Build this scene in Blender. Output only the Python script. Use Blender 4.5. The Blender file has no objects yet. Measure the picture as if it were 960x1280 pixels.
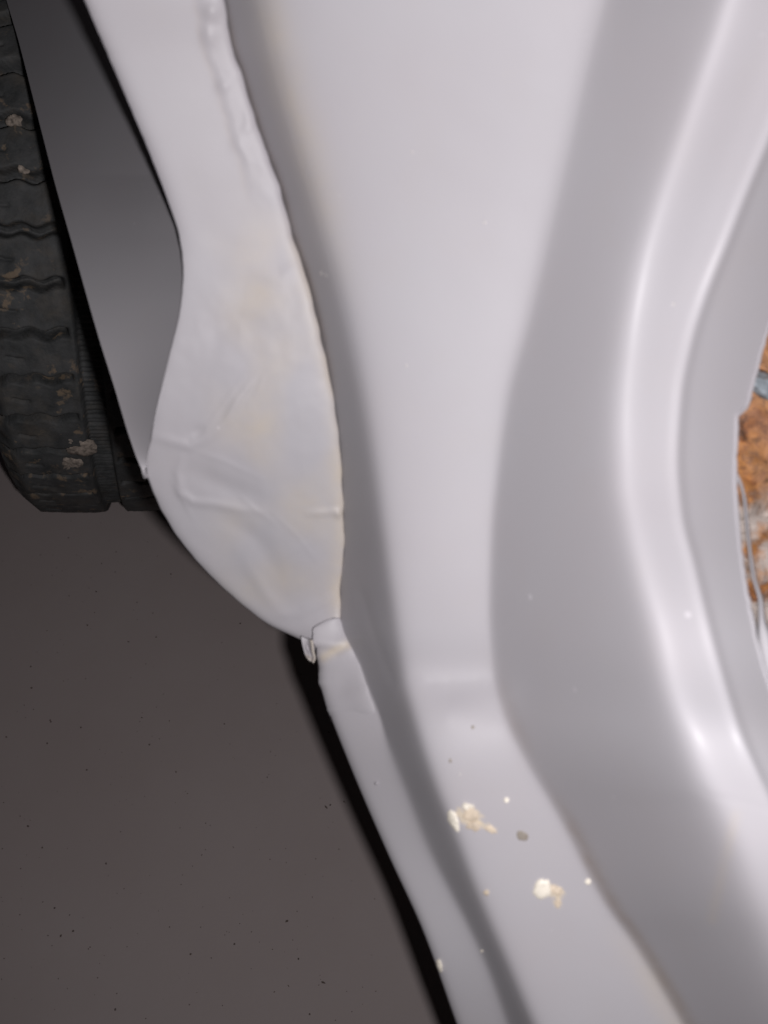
import bpy, bmesh, math, random
import numpy as np
from mathutils import Vector, Matrix, noise
random.seed(4)
C = bpy.context.scene.collection
sc = bpy.context.scene

# ------------------------------------------------------------------ camera, world, flash, exposure
CAM_H, PITCH, F = 1.15, 55.0, 1290.0
cd = bpy.data.cameras.new('camera'); cam = bpy.data.objects.new('camera', cd); C.objects.link(cam)
cam.location = (0, 0, CAM_H); cam.rotation_euler = (math.radians(90 - PITCH), 0, 0)
cd.sensor_fit = 'VERTICAL'; cd.sensor_height = 36.0; cd.lens = 36.0 * F / 1280
cd.clip_start = 0.01; cd.clip_end = 60
cd.dof.use_dof = True; cd.dof.focus_distance = 0.95; cd.dof.aperture_fstop = 8.0
sc.camera = cam
CM = Matrix.Translation((0, 0, CAM_H)) @ Matrix.Rotation(math.radians(90 - PITCH), 4, 'X')
w = bpy.data.worlds.new('World'); sc.world = w; w.use_nodes = True
w.node_tree.nodes['Background'].inputs[0].default_value = (1.0, 0.9, 0.95, 1)
w.node_tree.nodes['Background'].inputs[1].default_value = 0.010
fl = bpy.data.lights.new('camera_flash', 'SPOT'); flo = bpy.data.objects.new('camera_flash', fl); C.objects.link(flo)
fl.energy = 15.3; fl.color = (1.0, 0.975, 0.99); fl.shadow_soft_size = 0.0085
fl.spot_size = math.radians(160); fl.spot_blend = 1.0
flo.matrix_world = CM @ Matrix.Translation((0.043, -0.042, 0.0)) @ Matrix.Rotation(math.radians(13), 4, 'X')
sc.view_settings.view_transform = 'Standard'; sc.view_settings.look = 'None'
sc.view_settings.gamma = 1; sc.view_settings.exposure = 0; sc.view_settings.use_curve_mapping = False

# ------------------------------------------------------------------ helpers
A3 = np.array([[CM[i][j] for j in range(4)] for i in range(4)])
def unproj(u, v, d):
    """sight line through (u, v), at distance d along the lens axis -> place in the world"""
    u, v, d = np.broadcast_arrays(np.asarray(u, float), np.asarray(v, float), np.asarray(d, float))
    P = np.stack([(u - 480) / F * d, -(v - 640) / F * d, -d, np.ones_like(d)], -1)
    return (P @ A3.T)[..., :3]
def curve(pts):
    """monotone cubic through (y, value) pairs, straight beyond the ends"""
    p = np.array(sorted(pts), float); x, y = p[:, 0], p[:, 1]
    h = np.diff(x); s = np.diff(y) / h; m = np.zeros_like(y)
    for i in range(1, len(x) - 1):
        if s[i-1] * s[i] > 0:
            w1, w2 = 2*h[i] + h[i-1], h[i] + 2*h[i-1]
            m[i] = (w1 + w2) / (w1 / s[i-1] + w2 / s[i])
    m[0], m[-1] = s[0], s[-1]
    def f(t):
        t = np.asarray(t, float)
        i = np.clip(np.searchsorted(x, t) - 1, 0, len(h) - 1)
        q = (t - x[i]) / h[i]; qc = np.clip(q, 0, 1)
        r = (2*qc**3 - 3*qc**2 + 1)*y[i] + (qc**3 - 2*qc**2 + qc)*h[i]*m[i] + (-2*qc**3 + 3*qc**2)*y[i+1] + (qc**3 - qc**2)*h[i]*m[i+1]
        return r + np.where(q < 0, q*h[i]*m[0], 0) + np.where(q > 1, (q - 1)*h[i]*m[-1], 0)
    return f
def smooth_rows(a, n):
    k = np.hanning(2*n + 3)[1:-1]; k /= k.sum()
    return np.convolve(np.pad(a, (n, n), mode='reflect', reflect_type='odd'), k, 'valid')
def ramp(t, w): return 0.5 * (t + np.sqrt(t*t + w*w))
def sstep(a, b, x):
    t = np.clip((x - a) / (b - a), 0, 1); return t*t*(3 - 2*t)
def pdist(X, Y, poly):
    """distance to a polyline"""
    best = np.full(X.shape, 1e9); tt = np.zeros(X.shape); L = len(poly) - 1
    for k in range(L):
        (ax, ay), (bx, by) = poly[k], poly[k+1]
        dx, dy = bx - ax, by - ay
        t = np.clip(((X-ax)*dx + (Y-ay)*dy) / (dx*dx + dy*dy), 0, 1)
        d = np.hypot(X - ax - t*dx, Y - ay - t*dy)
        q = d < best; best = np.where(q, d, best); tt = np.where(q, (k + t)/L, tt)
    return best, tt
def nz(X, Y, s, seed=0.0):
    o = np.empty(X.shape)
    fx, fy, fo = X.ravel(), Y.ravel(), o.ravel()
    for i in range(fx.size): fo[i] = noise.noise((fx[i]/s, fy[i]/s, seed))
    return fo.reshape(X.shape)

def link(name, me, mat, parent=None):
    o = bpy.data.objects.new(name, me); C.objects.link(o)
    if mat: me.materials.append(mat)
    if parent:
        o.parent = parent; o.matrix_parent_inverse = parent_world(parent).inverted()
    return o
def parent_world(p):
    m = Matrix.LocRotScale(p.location, p.rotation_euler, p.scale)
    return (parent_world(p.parent) @ p.matrix_parent_inverse @ m) if p.parent else m
def grid(name, P, mat, parent=None, wrap=False, stain=None, thick=0.0, smooth=True):
    """P: rows x cols x 3 array of points -> one mesh"""
    r, c = P.shape[:2]; me = bpy.data.meshes.new(name)
    idx = np.arange(r*c).reshape(r, c)
    if wrap: idx = np.vstack([idx, idx[:1]])
    f = np.stack([idx[:-1, :-1], idx[1:, :-1], idx[1:, 1:], idx[:-1, 1:]], -1).reshape(-1, 4)
    me.from_pydata(P.reshape(-1, 3).tolist(), [], f.tolist()); me.update()
    if smooth: me.polygons.foreach_set('use_smooth', [True]*len(me.polygons))
    if stain is not None:
        at = me.color_attributes.new('stain', 'FLOAT_COLOR', 'POINT')
        at.data.foreach_set('color', np.concatenate([stain, np.ones(stain.shape[:2] + (1,))], -1).ravel().astype(np.float32))
    o = link(name, me, mat, parent)
    if thick:
        md = o.modifiers.new('sheet', 'SOLIDIFY'); md.thickness = abs(thick); md.offset = -1 if thick > 0 else 1
    return o

# ------------------------------------------------------------------ materials
def newmat(name):
    m = bpy.data.materials.new(name); m.use_nodes = True
    nt = m.node_tree; return m, nt, nt.nodes['Principled BSDF']
def N(nt, t, **kw):
    n = nt.nodes.new(t)
    for k, v in kw.items(): setattr(n, k, v)
    return n
def noise_node(nt, scale, detail=3, rough=.55, coord=None):
    n = N(nt, 'ShaderNodeTexNoise'); n.inputs['Scale'].default_value = scale; n.inputs['Detail'].default_value = detail
    n.inputs['Roughness'].default_value = rough
    if coord: nt.links.new(coord, n.inputs['Vector'])
    return n
def rampn(nt, src, stops):
    r = N(nt, 'ShaderNodeValToRGB'); nt.links.new(src, r.inputs[0])
    e = r.color_ramp.elements
    while len(e) < len(stops): e.new(0.5)
    for q, (p, c) in zip(e, stops): q.position = p; q.color = (c, c, c, 1) if not isinstance(c, tuple) else c + (1,)
    return r
def mixc(nt, fac, a, b):
    m = N(nt, 'ShaderNodeMix', data_type='RGBA')
    for sock, v in ((m.inputs[0], fac), (m.inputs[6], a), (m.inputs[7], b)):
        if hasattr(v, 'is_output'): nt.links.new(v, sock)
        else: sock.default_value = v if isinstance(v, float) else v + (1,)
    return m.outputs[2]
def geo(nt):
    return N(nt, 'ShaderNodeNewGeometry').outputs['Position']

def primer_mat(name, base, stained=True):
    m, nt, b = newmat(name); p = geo(nt); L = nt.links
    n1 = noise_node(nt, 9, 3, .5, p); r1 = rampn(nt, n1.outputs[0], [(.35, 0.0), (.7, 1.0)])
    col = mixc(nt, r1.outputs[0], (base[0]*.992, base[1]*.985, base[2]*.985), (base[0]*1.005, base[1]*1.018, base[2]*1.02))
    n2 = noise_node(nt, 34, 4, .6, p); r2 = rampn(nt, n2.outputs[0], [(.52, 0.0), (.75, .12)])
    col = mixc(nt, r2.outputs[0], col, (base[0]*1.0, base[1]*.97, base[2]*.9))
    # tiny pale dust nibs and darker pin holes
    v = N(nt, 'ShaderNodeTexVoronoi'); v.inputs['Scale'].default_value = 55; L.new(p, v.inputs['Vector'])
    sz = N(nt, 'ShaderNodeSeparateColor'); L.new(v.outputs['Color'], sz.inputs[0])
    lim = N(nt, 'ShaderNodeMath', operation='MULTIPLY_ADD'); L.new(sz.outputs[0], lim.inputs[0]); lim.inputs[1].default_value = .30; lim.inputs[2].default_value = -.19
    lt = N(nt, 'ShaderNodeMath', operation='SUBTRACT'); L.new(lim.outputs[0], lt.inputs[0]); L.new(v.outputs['Distance'], lt.inputs[1])
    nib = rampn(nt, lt.outputs[0], [(0.0, 0.0), (.05, .55)])
    col = mixc(nt, nib.outputs[0], col, tuple(min(.8, c*1.5) for c in base))
    if stained:
        a = N(nt, 'ShaderNodeVertexColor', layer_name='stain')
        s = N(nt, 'ShaderNodeSeparateColor'); L.new(a.outputs[0], s.inputs[0])
        n3 = noise_node(nt, 60, 4, .65, p); r3 = rampn(nt, n3.outputs[0], [(.3, .45), (.65, 1.0)])
        f = N(nt, 'ShaderNodeMath', operation='MULTIPLY'); L.new(s.outputs[0], f.inputs[0]); L.new(r3.outputs[0], f.inputs[1])
        col = mixc(nt, f.outputs[0], col, (.25, .17, .11))
        f2 = N(nt, 'ShaderNodeMath', operation='MULTIPLY'); L.new(s.outputs[1], f2.inputs[0]); L.new(r3.outputs[0], f2.inputs[1])
        col = mixc(nt, f2.outputs[0], col, (.50, .43, .34))
        col = mixc(nt, s.outputs[2], col, (.62, .52, .38))
    L.new(col, b.inputs['Base Color'])
    rr = rampn(nt, n2.outputs[0], [(.3, .49), (.7, .53)]); L.new(rr.outputs[0], b.inputs['Roughness'])
    b.inputs['Specular IOR Level'].default_value = .25
    b.inputs['Coat Weight'].default_value = .16; b.inputs['Coat Roughness'].default_value = .43; b.inputs['Coat IOR'].default_value = 1.5
    bn = noise_node(nt, 420, 2, .5, p); bp = N(nt, 'ShaderNodeBump'); bp.inputs['Strength'].default_value = .05; bp.inputs['Distance'].default_value = .0006
    L.new(bn.outputs[0], bp.inputs['Height']); L.new(bp.outputs[0], b.inputs['Normal'])
    return m
PRIMER = primer_mat('grey_primer', (.402, .383, .404))
PRIMER_PLAIN = primer_mat('grey_primer_plain', (.402, .383, .404), False)

def floor_mat():
    m, nt, b = newmat('painted_concrete'); p = geo(nt); L = nt.links
    n1 = noise_node(nt, 3.2, 5, .6, p); r1 = rampn(nt, n1.outputs[0], [(.3, (.325, .272, .265)), (.7, (.36, .31, .305))])
    n2 = noise_node(nt, 60, 3, .6, p); r2 = rampn(nt, n2.outputs[0], [(.35, 0.0), (.8, .25)])
    col = mixc(nt, r2.outputs[0], r1.outputs[0], (.34, .285, .27))
    for sc_, th, sd in ((38, .085, 0), (95, .11, 3)):
        v = N(nt, 'ShaderNodeTexVoronoi'); v.inputs['Scale'].default_value = sc_; L.new(p, v.inputs['Vector'])
        s = N(nt, 'ShaderNodeSeparateColor'); L.new(v.outputs['Color'], s.inputs[0])
        k = N(nt, 'ShaderNodeMath', operation='MULTIPLY_ADD'); L.new(s.outputs[1], k.inputs[0]); k.inputs[1].default_value = .5; k.inputs[2].default_value = -.42
        d = N(nt, 'ShaderNodeMath', operation='SUBTRACT'); L.new(k.outputs[0], d.inputs[0]); L.new(v.outputs['Distance'], d.inputs[1])
        r = rampn(nt, d.outputs[0], [(0.0, 0.0), (.03, .45)])
        col = mixc(nt, r.outputs[0], col, (.05, .04, .04))
    L.new(col, b.inputs['Base Color']); b.inputs['Roughness'].default_value = .62; b.inputs['Specular IOR Level'].default_value = .3
    bn = noise_node(nt, 240, 3, .6, p); bp = N(nt, 'ShaderNodeBump'); bp.inputs['Strength'].default_value = .12; bp.inputs['Distance'].default_value = .001
    L.new(bn.outputs[0], bp.inputs['Height']); L.new(bp.outputs[0], b.inputs['Normal'])
    return m
FLOOR = floor_mat()

def rubber_mat():
    m, nt, b = newmat('weathered_rubber'); p = geo(nt); L = nt.links
    n1 = noise_node(nt, 45, 5, .65, p); r1 = rampn(nt, n1.outputs[0], [(.3, (.028, .030, .031)), (.72, (.082, .082, .083))])
    n2 = noise_node(nt, 70, 4, .6, p); r2 = rampn(nt, n2.outputs[0], [(.575, 0.0), (.65, .6)])
    n2b = noise_node(nt, 16, 2, .5, p); r2b = rampn(nt, n2b.outputs[0], [(.42, 0.0), (.56, 1.0)])
    mm = N(nt, 'ShaderNodeMath', operation='MULTIPLY'); L.new(r2.outputs[0], mm.inputs[0]); L.new(r2b.outputs[0], mm.inputs[1])
    col = mixc(nt, mm.outputs[0], r1.outputs[0], (.26, .185, .12))
    n3 = noise_node(nt, 25, 5, .7, p); r3 = rampn(nt, n3.outputs[0], [(.48, 0.0), (.75, .45)])
    col = mixc(nt, r3.outputs[0], col, (.12, .095, .07))
    L.new(col, b.inputs['Base Color']); b.inputs['Roughness'].default_value = .7; b.inputs['Specular IOR Level'].default_value = .3
    bn = noise_node(nt, 160, 5, .65, p); bp = N(nt, 'ShaderNodeBump'); bp.inputs['Strength'].default_value = .5; bp.inputs['Distance'].default_value = .002
    L.new(bn.outputs[0], bp.inputs['Height']); L.new(bp.outputs[0], b.inputs['Normal'])
    return m
RUBBER = rubber_mat()

def rust_mat():
    m, nt, b = newmat('flaking_rust'); p = geo(nt); L = nt.links
    n1 = noise_node(nt, 60, 6, .65, p)
    r1 = rampn(nt, n1.outputs[0], [(.30, (.06, .028, .016)), (.42, (.30, .115, .04)), (.53, (.50, .22, .07)), (.62, (.30, .14, .07)), (.76, (.42, .33, .27))])
    n2 = noise_node(nt, 45, 4, .6, p); r2 = rampn(nt, n2.outputs[0], [(.40, 0.0), (.56, 1.0)])
    a = N(nt, 'ShaderNodeVertexColor', layer_name='stain'); sp = N(nt, 'ShaderNodeSeparateColor'); L.new(a.outputs[0], sp.inputs[0])
    f = N(nt, 'ShaderNodeMath', operation='MULTIPLY'); L.new(sp.outputs[0], f.inputs[0]); L.new(r2.outputs[0], f.inputs[1])
    col = mixc(nt, f.outputs[0], r1.outputs[0], (.50, .43, .39))
    n3 = noise_node(nt, 130, 4, .7, p); r3 = rampn(nt, n3.outputs[0], [(.55, 0.0), (.72, .8)])
    col = mixc(nt, r3.outputs[0], col, (.10, .055, .035))
    L.new(col, b.inputs['Base Color']); b.inputs['Roughness'].default_value = .85
    bn = noise_node(nt, 180, 6, .7, p); bp = N(nt, 'ShaderNodeBump'); bp.inputs['Strength'].default_value = .7; bp.inputs['Distance'].default_value = .003
    L.new(bn.outputs[0], bp.inputs['Height']); L.new(bp.outputs[0], b.inputs['Normal'])
    return m
RUST = rust_mat()
def plain(name, col, rough=.6, var=.25, scale=120, metal=0.0):
    m, nt, b = newmat(name); p = geo(nt)
    n = noise_node(nt, scale, 4, .6, p); r = rampn(nt, n.outputs[0], [(.3, tuple(c*(1-var) for c in col)), (.7, tuple(min(1, c*(1+var)) for c in col))])
    nt.links.new(r.outputs[0], b.inputs['Base Color']); b.inputs['Roughness'].default_value = rough; b.inputs['Metallic'].default_value = metal
    return m
FLAKE = plain('cream_flaking_paint', (.60, .50, .39), .5, .22, 160)
FLAKE_PALE = plain('pale_bare_flake', (.80, .74, .64), .4, .1, 160)
FLAKE_DULL = plain('pale_dust', (.50, .475, .47), .6, .05)
TAN = plain('tan_spot', (.27, .235, .20), .5, .12)
MUD = plain('dried_pale_mud', (.235, .195, .165), .95, .6, 260)
GRIT = plain('dark_grit', (.10, .075, .065), .9, .4)
STEEL = plain('dull_steel', (.36, .40, .44), .6, .5, 140, .35)
RIM = plain('painted_steel_rim', (.30, .30, .31), .5, .2, 40)

# ------------------------------------------------------------------ setting: the garage floor
yy, xx = np.meshgrid(np.linspace(-6, 9, 61), np.linspace(-7, 7, 57), indexing='ij')
fo = grid('floor', np.stack([xx, yy, 0*xx], -1), FLOOR); fo['kind'] = 'structure'
bm = bmesh.new()
for k in range(330):
    u, v = random.uniform(-60, 470), random.uniform(650, 1320)
    d = CAM_H / (math.sin(math.radians(PITCH)) + (v - 640)/F*math.cos(math.radians(PITCH)))
    c = unproj(u, v, d); s = random.choice((.0003, .0004, .0004, .0005, .0006, .0007, .0011))
    q = bmesh.ops.create_icosphere(bm, subdivisions=1, radius=s)['verts']
    st = random.uniform(.7, 2.6) if random.random() < .25 else 1; a = random.uniform(0, 6.28)
    for x in q:
        x.co = Vector((x.co.x*st*random.uniform(.7, 1.3), x.co.y*random.uniform(.7, 1.3), x.co.z*.6))
        x.co = Matrix.Rotation(a, 3, 'Z') @ x.co + Vector((c[0], c[1], s*.5))
me = bpy.data.meshes.new('floor_grit'); bm.to_mesh(me); bm.free()
go = link('floor_grit', me, GRIT); go['kind'] = 'stuff'; go['label'] = 'scattered dark grit specks lying on the grey garage floor'; go['category'] = 'grit'

# ------------------------------------------------------------------ the car
car = bpy.data.objects.new('car_shell', None); C.objects.link(car)
car.location = (0.05, 0.55, 0); car.empty_display_size = .1
car['label'] = 'stripped car body in pale grey primer, door opening and sill above a concrete floor'
car['category'] = 'car'

# feature lines of the pressing, as (y, x) read down the photograph
c0 = curve([(-60,80),(0,105),(105,150),(190,186),(255,211),(300,225),(340,229),(380,226),(430,215),(490,200),(540,190),(585,183),(615,191),(655,211),(695,240),(745,290),(780,335),(805,384),(820,398)])
c1 = curve([(-60,266),(0,281),(56,290),(87,301),(140,317),(187,333),(234,350),(297,367),(345,383),(423,402),(494,417),(577,427),(640,430),(677,431),(737,426),(777,426),(834,450),(854,457),(894,473),(927,483),(987,507),(1054,533),(1111,561),(1147,580),(1207,608),(1277,633),(1340,655)])
c2 = curve([(-60,310),(0,322),(105,346),(187,369),(297,402),(427,436),(577,464),(677,478),(777,493),(854,505),(927,525),(987,545),(1054,572),(1100,589),(1147,608),(1207,634),(1277,664),(1340,690)])
c3 = curve([(-60,770),(0,754),(90,731),(180,711),(287,687),(400,661),(494,636),(594,622),(677,615),(760,613),(827,617),(860,622),(891,631),(921,644),(957,663),(1004,691),(1044,713),(1094,738),(1137,763),(1174,790),(1217,817),(1277,852),(1340,890)])
c4 = curve([(-60,938),(0,912),(50,896),(113,874),(187,848),(260,823),(333,801),(423,784),(527,775),(594,777),(654,787),(710,800),(777,818),(854,836),(914,858),(985,882),(1012,897),(1071,923),(1131,944),(1171,961),(1277,1010),(1340,1040)])
c5 = curve([(-60,1075),(0,1040),(90,995),(180,958),(240,933),(307,907),(373,881),(423,865),(494,851),(577,846),(640,851),(707,867),(777,884),(854,905),(914,924),(967,946),(1010,966),(1080,992),(1180,1030),(1277,1075),(1340,1105)])
c6 = curve([(-60,1180),(0,1140),(100,1085),(200,1040),(300,1000),(410,960),(427,955),(477,941),(512,931),(520,921),(545,921),(594,919),(660,923),(734,932),(794,944),(850,960),(950,998),(1100,1050),(1277,1130),(1340,1165)])
ROWS = np.arange(-60, 1501, 3.0)
dP = smooth_rows(curve([(-60,.452),(0,.463),(300,.511),(600,.538),(800,.549),(840,.5525),(862,.5505),(908,.5395),(950,.5365),(1000,.5358),(1140,.5350),(1280,.533),(1340,.532)])(ROWS), 9)   # door shut face
S_wall = curve([(-60,2.3),(0,2.35),(300,3.0),(600,3.3),(850,2.8),(1000,3.2),(1340,3.2)])(ROWS)
X0, X1, X2, X3, X4, X5, X6 = (c(ROWS) for c in (c0, c1, c2, c3, c4, c5, c6))
d1 = smooth_rows(smooth_rows(dP + S_wall*(X2 - X1)*dP/F, 30), 20)                                                 # foot of the step
S_in = curve([(-60,1.08),(0,1.1),(300,1.2),(600,1.45),(850,1.66),(1000,1.75),(1340,1.9)])(ROWS)
d4 = smooth_rows(dP - .19*(X3 - X2)*.5/F - S_in*(X4 - X3)*.46/F, 30)                                                  # crest of the seal flange
d45 = d4 + .40*(X5 - X4)*.6*.44/F
d5 = d4 + .26*(X5 - X4)*.44/F
d6 = d5 + .75*(X6 - X5)*.44/F
W2 = curve([(-60,24),(300,18),(600,13),(850,11),(1340,9)])(ROWS)
W3 = curve([(-60,12),(200,11),(427,8),(600,5),(760,4),(900,6),(1340,4)])(ROWS)
W4 = curve([(-60,14),(150,16),(400,20),(700,21),(880,22),(1100,42),(1340,48)])(ROWS)
W5 = curve([(-60,9),(400,7),(800,9),(1340,16)])(ROWS)
def jamb_depth(X, r):
    k = [(X1[r], d1[r]), (X2[r], dP[r]), (X3[r], dP[r] + curve_p3[r]), (X4[r], d4[r]), (X4[r] + .6*(X5[r]-X4[r]), d45[r]), (X5[r], d5[r]), (X6[r], d6[r])]
    ws = [0, W2[r], W3[r], W4[r], 20, W5[r]]
    s = [(k[i+1][1] - k[i][1])/(k[i+1][0] - k[i][0]) for i in range(6)]
    D = k[0][1] + s[0]*(X - k[0][0])
    for i in range(1, 6): D = D + (s[i] - s[i-1])*ramp(X - k[i][0], ws[i])
    return D
curve_p3 = -smooth_rows(curve([(-60,.20),(800,.20),(1000,.14),(1340,.10)])(ROWS)*(X3 - X2)*.5/F, 14)
fr = list(np.linspace(-1, -.18, 30, endpoint=False))
for n, a, b in ((30, -.18, 1), (44, 1, 2), (40, 2, 3), (30, 3, 4), (30, 4, 5)):
    fr += list(np.linspace(a, b, n, endpoint=False))
fr.append(5.0)
XS = np.stack([X1, X2, X3, X4, X5, X6], 1)
E0S = curve([(790,394),(812,394),(832,397),(854,398),(872,405),(891,411),(930,426),(984,448),(1071,486),(1161,527),(1277,569),(1340,592)])(ROWS)
EJ = E0S + (X1 - .6*(X2 - X1) - E0S)*(1 - sstep(785, 806, ROWS))
TLT = curve([(772,.002),(820,.006),(860,.016),(950,.020),(1100,.015),(1340,.013)])(ROWS)
UX = np.empty((len(ROWS), len(fr))); DD = np.empty_like(UX)
for r in range(len(ROWS)):
    q = np.array(fr); i = np.clip(np.floor(q).astype(int), 0, 4)
    UX[r] = XS[r, i] + (q - i)*(XS[r, i+1] - XS[r, i])
    m = q < -.18; z = X1[r] - .18*(X2[r] - X1[r]); UX[r][m] = EJ[r] + (z - EJ[r])*(q[m] + 1)/.82
    DD[r] = jamb_depth(UX[r], r)
    if ROWS[r] > 786:                                          # the sill face meets the step in a fillet
        on = float(sstep(786, 806, ROWS[r])); k = .0008 + .0058*float(sstep(890, 975, ROWS[r]))
        a = d1[r] - .0006 + TLT[r]*(1 - (UX[r] - E0S[r])/(X1[r] - E0S[r])) + .25*sstep(.35*X1[r] + .65*X2[r], X2[r] + 30, UX[r]); b = DD[r]
        v = .5*(a + b - np.sqrt((a - b)**2 + k*k)) + .0045*np.exp(-np.maximum(0, UX[r] - E0S[r])/4)
        DD[r] = b + (v - b)*on
VY = np.repeat(ROWS[:, None], len(fr), 1)
# hand-worked unevenness of the metal
DD -= .0014*np.exp(-((UX - X5[:, None])/8)**2)*(1 - .6*sstep(960, 1020, VY))
DD += .0005*nz(UX, VY, 170, 1.3) + .00008*nz(UX, VY, 45, 7.7)
d, t = pdist(UX, VY, [(505,846),(545,853),(585,851),(618,846)]); DD += .00025*np.exp(-(d/5)**2)*(.4+nz(UX,VY,18,3.0))
d, t = pdist(UX, VY, [(500,862),(560,884),(625,870)]); DD -= .0016*np.exp(-(d/22)**2)
d, t = pdist(UX, VY, [(872,985),(892,996),(930,1003),(960,1012)]); DD += .00012*np.exp(-(d/5)**2)
d, t = pdist(UX, VY, [(452,740),(470,800),(490,850)]); DD += .0006*np.exp(-(d/6)**2)
ST = np.zeros(UX.shape + (3,))
X3g = X3[:, None]; X1g = X1[:, None]
ST[..., 0] = .42*np.exp(-((UX - X3g - 9)/9)**2)*sstep(960, 1050, VY) + .22*np.exp(-((UX - X3g - 8)/10)**2)*np.exp(-((VY-900)/50)**2)
ST[..., 0] += .35*np.exp(-((UX - X1g - 2)/5)**2)*sstep(-20, 60, VY)*(1 - sstep(420, 520, VY))
ST[..., 1] = .40*np.exp(-((UX - X2[:, None] - 12)/24)**2)*(1 - sstep(180, 420, VY)) + .35*np.exp(-((UX - X3g + 10)/18)**2)*sstep(1130, 1230, VY)
d, t = pdist(UX, VY, [(920,1020),(905,1080),(890,1150)]); ST[..., 1] += .25*np.exp(-(d/7)**2)
def smear(cx, cy, rx, ry, rot, sd, amt):
    a, b = UX - cx, VY - cy; p, q_ = a*math.cos(rot) + b*math.sin(rot), -a*math.sin(rot) + b*math.cos(rot)
    m = 1 - (p/rx)**2 - (q_/ry)**2; sel = m > -.6; o = np.zeros(UX.shape)
    o[sel] = [sstep(.0, .35, mm + .9*noise.noise((x/6, y/6, sd))) for mm, x, y in zip(m[sel], UX[sel], VY[sel])]
    ST[..., 2] += amt*o
smear(586, 1020, 17, 13, .3, 1, .75); smear(608, 1033, 14, 5, .35, 2, .6); smear(692, 1114, 13, 9, .4, 3, .75); smear(697, 1128, 5, 8, 0, 4, .6)
grid('door_jamb', unproj(UX, VY, DD), PRIMER, car, stain=np.clip(ST, 0, 1), thick=.0012)

# rear flange of the pillar (bright face on the left)
R = ROWS[ROWS <= 816]; n = len(R); q = np.linspace(0, 1, 110)
x0, x1 = X0[:n], X1[:n] + 2.0*np.sin(R/7.0)*0.25
edge_n = np.array([noise.noise((y/14, 3.1, 0)) for y in R])
x0 = x0 + edge_n*.9
x1 = x1 + np.array([noise.noise((y/16, 9.1, 0)) for y in R])*.8
U = x0[:, None] + (x1 - x0)[:, None]*q[None]; V = np.repeat(R[:, None], 110, 1)
dl0 = d1[:n] + curve([(-60,-.009),(200,-.007),(450,-.004),(650,.007),(816,.011)])(R)
D = dl0[:, None] + (d1[:n] - .0018 - dl0)[:, None]*(U - X0[:n, None])/(X1[:n] - X0[:n])[:, None]
D += curve([(-60,.0028),(200,.0025),(330,.0006),(600,.0006),(640,.0026),(816,.0028)])(V)*np.exp(-(U - x0[:, None])/5) + .0022*np.exp(-(x1[:, None] - U)/3.5)
D += .0022*nz(U, V, 120, 4.4)*sstep(180, 420, V) + .0003*nz(U, V, 38, 2.2)*sstep(150, 350, V) + .00012*nz(U, V, 14, 5.5)*sstep(300, 420, V)
def crease(poly, amp, sig, skew=0):
    global D
    d, t = pdist(U, V, poly); D -= amp*np.exp(-(d/sig)**2)*np.sin(np.pi*np.clip(.12 + t*.8, 0, 1))
crease([(193,546),(215,552),(236,558),(250,552),(262,540)], .0010, 6)
crease([(262,548),(284,526),(296,500),(312,480)], .0010, 7)
crease([(228,572),(222,592),(226,616),(240,627),(268,630),(300,637),(330,640)], .0012, 5.5)
crease([(240,590),(290,612),(330,625)], -.0016, 13)
crease([(238,542),(258,536)], -.0009, 6)
crease([(280,648),(320,672),(350,720)], -.0012, 12)
crease([(384,642),(424,640)], .0009, 4)
crease([(418,640),(428,644)], .0016, 5)
crease([(345,770),(375,766),(405,752),(420,742)], .0009, 7)
crease([(300,690),(330,740),(360,775)], .0008, 9)
crease([(320,340),(350,350),(372,330)], .0003, 9)
for (ax, ay, bx, by, am) in ((255,540,305,470,.0003),(270,545,322,468,.00025),(236,560,330,600,.0003),(300,620,345,655,.0003),(352,700,402,668,.0002),(330,560,372,505,.0002),(310,505,330,470,.0003),(340,640,395,700,.0002),(214,600,240,646,.0003),(360,740,408,705,.0002)):
    mx, my = (ax + bx)/2 + 3*math.sin(ax), (ay + by)/2 + 3*math.cos(by)
    crease([(ax, ay), (mx, my), (bx, by)], am, 3.0)
crease([(250,420),(300,400),(350,420)], -.0007, 14)
# brushed seam sealer along the joint, fading out downward
sx = curve([(-60,228),(0,243),(30,247),(60,252),(110,270),(160,284),(200,297),(240,307),(290,326)])(V) + 2.5*nz(V, U*0, 16, 8.8)
strip = sstep(0, 13, U - sx)*(1 - sstep(180, 290, V))
D -= .0004*strip + .00045*strip*np.clip(nz(U, V, 20, 6.1), 0, 1)
for (bx, by, rr, am) in ((264,14,9,.0034),(262,44,10,.0020),(278,108,8,.0012),(298,180,10,.0008)):
    D -= .42*am*np.exp(-((U-bx)**2 + ((V-by)*.8)**2)/rr**2)
ST = np.zeros(U.shape + (3,))
ST[..., 1] = .55*np.clip(.35 + 1.3*nz(U, V, 70, 12.0), 0, 1)*sstep(200, 330, V)*(1 - sstep(690, 800, V))*sstep(240, 330, U)
ST[..., 1] += .45*np.exp(-((x1[:, None] - U)/13)**2)*sstep(240, 330, V)
ST[..., 0] = .12*np.exp(-((U - sx)/4)**2)*(1 - sstep(200, 290, V))
grid('pillar_flange', unproj(U, V, D), PRIMER, car, stain=np.clip(ST, 0, 1), thick=.0012)

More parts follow.
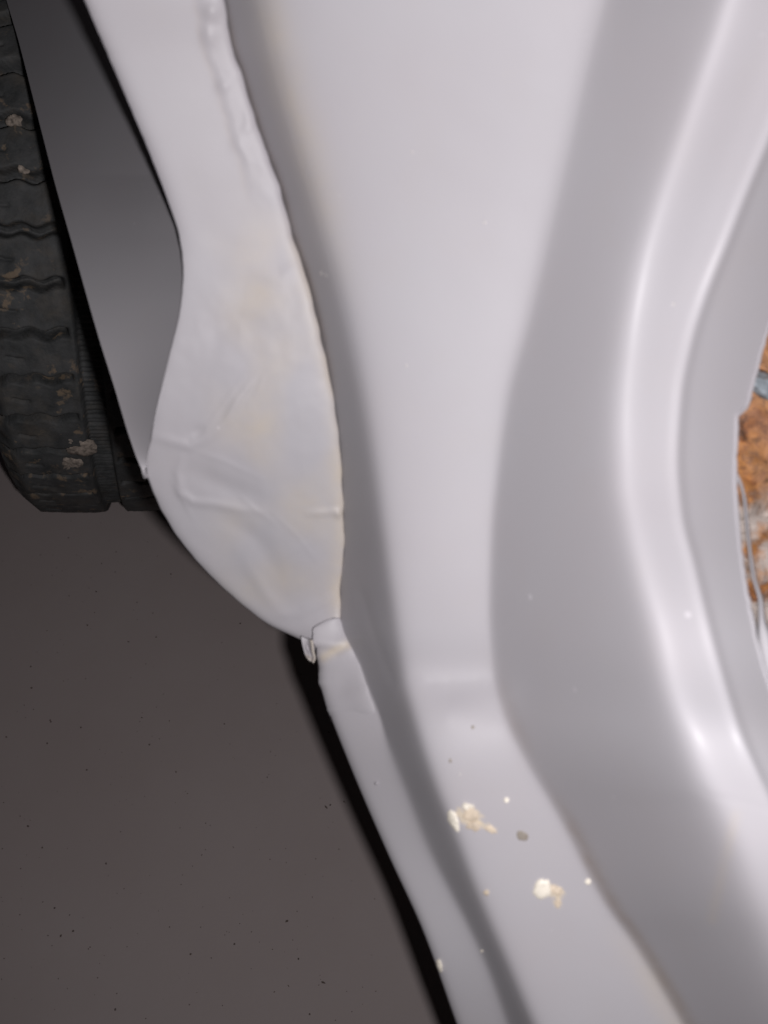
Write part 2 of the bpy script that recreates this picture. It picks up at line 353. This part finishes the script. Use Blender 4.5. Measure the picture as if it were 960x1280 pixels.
# outer skin behind it, sweeping back to the wheel arch
cL = curve([(-60,-8),(0,8),(47,22),(117,40),(180,56),(234,70),(297,88),(427,125),(484,143),(544,161),(580,174),(606,187)])
R = np.arange(-60, 598, 3.0); m_ = len(R)
e0 = c0(R); eL = np.minimum(cL(R), e0 - .5)
dE = np.interp(R, ROWS, d1) + curve([(-60,-.009),(200,-.007),(450,-.004),(650,.007),(816,.011)])(R) + .0012
gap = curve([(-60,.26),(0,.21),(150,.095),(300,.012),(370,.001),(520,.0),(606,.0)])(R)
deep = curve([(-60,.93),(0,.885),(180,.745),(300,.662),(430,.613),(540,.600),(606,.590)])(R)
deep = smooth_rows(deep, 24); gap = np.maximum(0, smooth_rows(gap, 20))
s = np.linspace(0, 1, 60)
Uo = np.empty((m_, 60 + 8)); Do = np.empty_like(Uo)
for r in range(m_):
    hid = np.linspace(0, 1, 8, endpoint=False)
    hx = .2 + 18*min(1, gap[r]/.05)
    Uo[r, :8] = e0[r] + .4 + hx*np.sin(hid*np.pi*.5); Do[r, :8] = dE[r] + gap[r]*hid
    Uo[r, 8:] = e0[r] + .4 + hx + (eL[r] - e0[r] - .4 - hx)*s
    st_ = dE[r] + gap[r]; bul = .25*(1 - gap[r]/.2)
    Do[r, 8:] = st_ + (deep[r] - st_)*(s + bul*s*(1-s)*.9)
Vo = np.repeat(R[:, None], 68, 1)
Do += .0012*nz(Uo, Vo, 90, 3.3)
qp = grid('quarter_panel', unproj(Uo, Vo, Do), PRIMER_PLAIN, car, thick=-.0012); qp.modifiers[0].use_rim = False

# outer face of the sill, running forward from the pillar foot
R = np.arange(772, 911, 2.0); m_ = len(R)
e0 = curve([(772,417),(778,402),(786,391),(798,391),(812,395),(832,397),(854,398),(872,405),(891,410),(930,426),(984,448),(1071,486),(1161,527),(1277,569),(1340,592)])(R)
e1 = curve([(772,424),(777,427),(800,436),(812,444),(834,451),(854,458),(894,474),(927,484),(987,508),(1054,534),(1111,561),(1147,585),(1207,611),(1277,634),(1340,656)])(R)
rough = np.where(R < 910, 1.0, .25)
e0 = e0 + rough*np.array([1.6*noise.noise((y/8, 1.7, 0)) + .8*noise.noise((y/3.5, 2.7, 0)) for y in R])
e1 = e1 + rough*np.array([1.8*noise.noise((y/12, 5.7, 0)) for y in R])
e1 = e1 - 26*sstep(893, 911, R)**1.5; e0 = e0 + 2*sstep(893, 911, R)
def sill_depth(U, R):
    e0_, x1_, x2_ = np.interp(R, R_s, e0)[:, None], np.interp(R, ROWS, X1)[:, None], np.interp(R, ROWS, X2)[:, None]
    d1_, dp_ = np.interp(R, ROWS, d1)[:, None], np.interp(R, ROWS, dP)[:, None]
    tl = curve([(772,.0),(800,.001),(820,.006),(860,.016),(950,.022),(1340,.020)])(R)[:, None]
    k = (.0005 + .0050*sstep(885, 960, R))[:, None]
    a = d1_ - .002 - .0006*(1 - sstep(800, 820, R))[:, None] + tl*(1 - (U - e0_)/(x1_ - e0_))
    b = d1_ + (dp_ - d1_)/(x2_ - x1_)*(U - x1_) - .0009 + .01*(1 - sstep(870, 900, R))[:, None]
    return .5*(a + b - np.sqrt((a - b)**2 + k*k)) + .004*np.exp(-(U - e0_)/4)*(.25 + .75*sstep(800, 825, R))[:, None]
R_s = R
q = np.linspace(0, 1, 46); U = e0[:, None] + (e1-e0)[:, None]*q; V = np.repeat(R[:, None], 46, 1)
D = sill_depth(U, R)
D += .0016*np.exp(-(e1[:, None] - U)/4) + .0032*sstep(880, 911, V)
D += .0006*nz(U, V, 26, 2.9)*(1 - sstep(880, 960, V))
d, t = pdist(U, V, [(398,812),(420,815),(434,806)]); D += .0007*np.exp(-(d/5)**2)
D += .0006*nz(U, V, 90, 8.1)
ST = np.zeros(U.shape + (3,)); d, t = pdist(U, V, [(404,822),(420,812),(434,806)]); ST[..., 1] = .8*np.exp(-(d/6)**2)
grid('sealer_patch', unproj(U, V, D), PRIMER, car, stain=np.clip(ST, 0, 1), thick=.0015)

# little folded tab at the pillar foot: a bent strip with a hollow
tq = np.linspace(0, 1, 22); pq = np.linspace(-1, 1, 15)
T, Q = np.meshgrid(tq, pq, indexing='ij')
axx = 382.5 + 4*T + 2*T*T; ayy = 798 + 27*T
wd = 6.0*np.sqrt(np.clip(1 - np.clip(2*T - 1, 0, 1)**3, .10, 1))*(1 + .08*np.sin(T*9))
Ut = axx + Q*wd; Vt = ayy + 2.5*Q
dt = np.interp(805, ROWS, d1)
Dt = dt + .003 - .005*np.clip(Q, -.3, 1)**2 - .004*np.clip(2*T - 1, 0, 1)**3 + .004*np.exp(-((T-.45)/.2)**2 - (Q/.6)**2)
ST = np.zeros(Ut.shape + (3,)); ST[..., 1] = .9*sstep(.45, .9, np.maximum(Q, 2*T - 1))
grid('folded_tab', unproj(Ut, Vt, Dt), PRIMER, car, stain=ST, thick=.001)

# rolled edge of the door opening and the second skin behind it
def tube(name, pts, rad, mat, seg=8, parent=car):
    pts = [Vector(p) for p in pts]; P = np.empty((len(pts), seg + 1, 3))
    for i, p in enumerate(pts):
        tg = (pts[min(i+1, len(pts)-1)] - pts[max(i-1, 0)]).normalized()
        a = tg.orthogonal() if i == 0 else (a - a.dot(tg)*tg); a = a.normalized(); b = tg.cross(a)
        for k in range(seg + 1):
            th = 2*math.pi*k/seg; P[i, k] = p + rad[i]*(math.cos(th)*a + math.sin(th)*b)
    return grid(name, P, mat, parent)
R = np.arange(-60, 1501, 5.0); g6 = np.interp(R, ROWS, d6)
jag6 = lambda y: 1.6*noise.noise((y/9, 4.2, 0)) + .8*noise.noise((y/4, 1.2, 0))
hem = np.stack([c6(R) - .5 + [jag6(y) for y in R], R], 1)
tube('hemmed_edge', unproj(hem[:, 0] + .6*np.sin(R/23), R, g6 + .0006), [.0011]*len(R), PRIMER_PLAIN)
R = np.arange(590, 960, 3.0)
li = curve([(590,917),(607,924),(625,928),(662,931.5),(719,938.5),(756,947),(771,947),(790,946),(850,956),(900,972),(960,992)])(R)
lw = curve([(590,4),(612,5),(720,6.5),(771,10),(800,24),(960,60)])(R)
q = np.linspace(0, 1, 8); U = li[:, None] + lw[:, None]*q; V = np.repeat(R[:, None], 8, 1)
D = np.interp(R, ROWS, d6)[:, None] + .005 + .003*(2*q - 1)**2
grid('inner_skin_edge', unproj(U, V, D), PRIMER_PLAIN, car, thick=.001)

# rusted floor pan seen through the door opening
V, U = np.meshgrid(np.r_[-100:300:12, 300:900:4, 900:1500:12].astype(float), np.r_[700:880:12, 880:1040:4, 1040:1900:12].astype(float), indexing='ij')
D = .56 + .00012*np.clip(V - 600, -300, 300) + .00010*np.maximum(0, U - 1000) + .00030*np.maximum(0, V - 900) + .010*nz(U, V, 60, 1.1) + .006*nz(U, V, 22, 2.1) + .003*nz(U, V, 9, 3.1)
ST = np.zeros(U.shape + (3,)); ST[..., 0] = .15 + .85*sstep(600, 650, V)
grid('rusty_floor_pan', unproj(U, V, D), RUST, car, stain=ST)
RUST_V, RUST_U = V, U
# steel bolt boss lying in the rust
bm = bmesh.new(); base = unproj(962, 485, .535)
bmesh.ops.create_icosphere(bm, subdivisions=4, radius=.0085)
for x in bm.verts:
    x.co += x.co.normalized()*(.0030*noise.noise(x.co*160) + .0016*noise.noise(x.co*500)); x.co.z *= .6; x.co.x *= 1.9; x.co.y *= .8
    x.co = Vector(base) + Matrix.Rotation(.5, 3, 'Y') @ x.co
for f in bm.faces: f.smooth = True
me = bpy.data.meshes.new('bolt_head'); bm.to_mesh(me); bm.free(); link('bolt_head', me, STEEL, car)

# flaked spots on the sill: each a low ragged crust following the metal
def jd(u, v):
    r = int(np.clip(round((v + 60)/3), 0, len(ROWS)-1)); return float(np.interp(u, UX[r], DD[r]))
def crust(name, outline, mat, h=.0012, dfun=jd, lump=.5):
    bm = bmesh.new(); cx = sum(p[0] for p in outline)/len(outline); cy = sum(p[1] for p in outline)/len(outline)
    rings = []
    for s_, hh in ((1.0, -.0004), (.93, .5), (.75, .85), (.5, 1.0), (.25, .95)):
        ring = []
        for (x, y) in outline:
            u, v = cx + (x - cx)*s_, cy + (y - cy)*s_
            k = hh*h*(1 + lump*noise.noise((u/3.5, v/3.5, 1))) if hh > 0 else hh
            ring.append(bm.verts.new(unproj(u, v, dfun(u, v) - k).tolist()))
        rings.append(ring)
    top = bm.verts.new(unproj(cx, cy, dfun(cx, cy) - h*.9).tolist())
    n = len(outline)
    for a, b in zip(rings, rings[1:]):
        for i in range(n): bm.faces.new((a[i], a[(i+1) % n], b[(i+1) % n], b[i])).smooth = True
    for i in range(n): bm.faces.new((rings[-1][i], rings[-1][(i+1) % n], top)).smooth = True
    bmesh.ops.recalc_face_normals(bm, faces=bm.faces)
    me = bpy.data.meshes.new(name); bm.to_mesh(me); bm.free()
    return link(name, me, mat, car)
def blob(cx, cy, rx, ry, rot=0, n=22, rag=.28, seed=0):
    o = []
    for i in range(n):
        a = 2*math.pi*i/n; k = 1 + rag*noise.noise((math.cos(a)*1.6 + seed, math.sin(a)*1.6, seed*1.3)) + rag*.5*noise.noise((math.cos(a)*4 + seed, math.sin(a)*4, 2))
        x, y = rx*k*math.cos(a), ry*k*math.sin(a)
        o.append((cx + x*math.cos(rot) - y*math.sin(rot), cy + x*math.sin(rot) + y*math.cos(rot)))
    return o
crust('paint_flake', blob(567, 1026, 6.5, 14, -.35, seed=1), FLAKE_PALE)
crust('paint_flake', blob(583, 1008, 5.5, 5, .2, seed=2), FLAKE_PALE)
crust('paint_flake', blob(588, 1018, 8, 11, -.5, seed=3, rag=.5), FLAKE, .0007)
crust('paint_flake', blob(592, 1033, 10, 5.5, .1, seed=4, rag=.5), FLAKE, .0008)
crust('paint_flake', blob(613, 1036, 8, 4, .5, seed=5, rag=.6), FLAKE, .0005)
crust('paint_flake', blob(678, 1110, 12, 13, .4, seed=6, rag=.35), FLAKE_PALE, .0014)
crust('paint_flake', blob(694, 1112, 9, 6, .2, seed=7, rag=.6), FLAKE, .0007)
crust('paint_flake', blob(697, 1129, 4.5, 6, -.5, seed=8, rag=.5), FLAKE, .0006)
for (x, y, r, m) in ((633,1000,3.5,FLAKE_PALE),(735,1102,3.8,FLAKE_PALE),(608,1116,4,FLAKE),(602,1189,2,FLAKE_PALE),(590,1008,2.6,FLAKE_PALE)):
    crust('paint_nib', blob(x, y, r, r*1.1, 0, 12, seed=x), m, .0009)
crust('tan_spot', blob(653, 1045, 8.5, 6.5, .4, seed=11, rag=.2), TAN, .0003, lump=.1)
crust('tan_spot', blob(591, 909, 2.2, 2.6, 0, 10, seed=12), TAN, .0003, lump=.1)
crust('tan_spot', blob(563, 951, 2.2, 2.6, 0, 10, seed=13), TAN, .0003, lump=.1)
for (x, y, r) in ((401,342,2.6),(407,344,1.9),(606,278,2.2),(515,190,1.8),(508,457,1.8),(842,380,2.2),(575,968,1.6)):
    crust('dust_nib', blob(x, y, r, r*1.1, 0, 10, seed=x), FLAKE_DULL, .0004)
crust('paint_flake', blob(549, 1207, 3.6, 9, -.25, seed=21), FLAKE_PALE, .0022)
crust('paint_nib', blob(470, 979, 2.5, 2.5, 0, 10, seed=22), PRIMER_PLAIN, .0012)

# ------------------------------------------------------------------ rear wheel
wheel = bpy.data.objects.new('wheel', None); C.objects.link(wheel); wheel.parent = car
RT, HW = .34, .092
TY = .983; TX = -.331
wheel.location = (TX - car.location.x, TY - car.location.y, RT - car.location.z)
wheel.rotation_euler = (0, math.radians(7.5), math.radians(7.5))
NL, SUB = 46, 32
th = np.arange(NL*SUB)/(NL*SUB)*2*math.pi
half = [(-HW*.80, .215), (-HW*.95, .235), (-HW*1.12, .262), (-HW*1.15, .285), (-HW*1.13, .302), (-HW*1.08, .315), (-HW*1.01, .326), (-HW*.93, .3335)]
tread_w = np.linspace(-HW*.88, HW*.88, 97)
prof = half + [(x, RT - .0035*(abs(x)/HW)**2.5) for x in tread_w] + [(-a, b) for a, b in reversed(half)]
wx = np.array([p[0] for p in prof]); rx = np.array([p[1] for p in prof])
TH, WX = np.meshgrid(th, wx, indexing='ij'); RR = np.repeat(rx[None], len(th), 0).copy()
ph = TH/(2*math.pi)*NL
wav = .05*np.sin(WX/.012 + .6) + .04*np.sin(WX/.004 + 1) + .22*WX/HW + np.where(WX > 0, .43, 0)
p_ = (ph + wav) % 1.0
gro = np.exp(-((np.minimum(p_, 1 - p_))/.105)**6)
sip = np.exp(-((p_ - .52)/.03)**2)*(np.abs(WX) < HW*.80)*(np.abs(WX) > HW*.62)
ontread = sstep(HW*1.09, HW*.93, np.abs(WX))
inner = sstep(HW*.16, HW*.24, np.abs(WX - HW*.02))
RR -= .0185*gro*ontread*inner
RR += .0042*(p_ - .5)*ontread*inner
RR -= .0030*sip*ontread
ctr = 1 - sstep(HW*.10, HW*.135, np.abs(WX - HW*.02))
rib = .5 + .5*np.sign(np.sin(ph*2*math.pi*8))
RR -= ctr*(.0125 - .0018*rib)
side = (np.abs(WX) > HW*.9)*(RR < .33)
ww = WX + np.sign(WX)*side*(.0018*np.sin(ph*2*math.pi*2))
RR += .0010*nz(TH*60, WX*300, 3.0, 2.0)
P = np.stack([ww, -RR*np.cos(TH), -RR*np.sin(TH)], -1)
grid('tyre', np.array(P), RUBBER, None, wrap=True)
ty = bpy.data.objects['tyre']; ty.parent = wheel
rq = np.array([(-.06,.03),(-.055,.12),(-.07,.17),(-.085,.20),(-.088,.222),(-.06,.205),(.06,.205),(.088,.222)])
tt = np.linspace(0, 2*math.pi, 64, endpoint=False)
P = np.stack([np.repeat(rq[None, :, 0], 64, 0), -rq[None, :, 1]*np.cos(tt)[:, None], -rq[None, :, 1]*np.sin(tt)[:, None]], -1)
rm = grid('rim', P, RIM, None, wrap=True); rm.parent = wheel
# mud clods dried on the tread
bpy.context.view_layer.update()
MW = wheel.matrix_world
def clod(wpos, ang, sx, sy, seed):
    bm = bmesh.new(); n = 34; rows = []
    for s_, h in ((1, -.002), (.96, .0003), (.6, .0005), (.3, .0004)):
        row = []
        for i in range(n):
            a = 2*math.pi*i/n; k = 1/max(abs(math.cos(a)), abs(math.sin(a)))**.55 + 0.40*noise.noise((math.cos(a)*1.3 + seed*3.1, math.sin(a)*1.3, seed)) + .16*noise.noise((math.cos(a)*5 + seed, math.sin(a)*6, seed))
            x = wpos + sx*k*s_*math.cos(a); t_ = ang + sy*k*s_*math.sin(a)/RT
            r_ = RT - .0035*(abs(x)/HW)**2.5 + h + (.0012*noise.noise((x*400, t_*140, seed)) if h > 0 else 0)
            row.append(bm.verts.new((x, -r_*math.cos(t_), -r_*math.sin(t_))))
        rows.append(row)
    for a, b in zip(rows, rows[1:]):
        for i in range(n): bm.faces.new((a[i], a[(i+1) % n], b[(i+1) % n], b[i])).smooth = True
    bm.faces.new(rows[-1])
    bmesh.ops.recalc_face_normals(bm, faces=bm.faces)
    me = bpy.data.meshes.new('mud_clod'); bm.to_mesh(me); bm.free()
    o = bpy.data.objects.new('mud_clod', me); C.objects.link(o); me.materials.append(MUD); o.parent = wheel
TYV = np.array([v.co[:] for v in ty.data.vertices])
MWn = np.array(MW); ICM = np.array(CM.inverted())
Wd = (np.c_[TYV, np.ones(len(TYV))] @ MWn.T) @ ICM.T
pu, pv = 480 + F*Wd[:, 0]/-Wd[:, 2], 640 - F*Wd[:, 1]/-Wd[:, 2]
for k, (tu, tv, sx, sy) in enumerate(((101, 552, .0155, .012), (92, 582, .0105, .013), (31, 213, .005, .004), (21, 160, .007, .005))):
    sc_ = np.hypot(pu - tu, pv - tv) + 400*np.maximum(0, -Wd[:, 2] - 1.22)
    j = int(np.argmin(sc_)); x, yy_, zz_ = TYV[j]
    clod(float(x), math.atan2(-zz_, -yy_), sx, sy, k + 1)
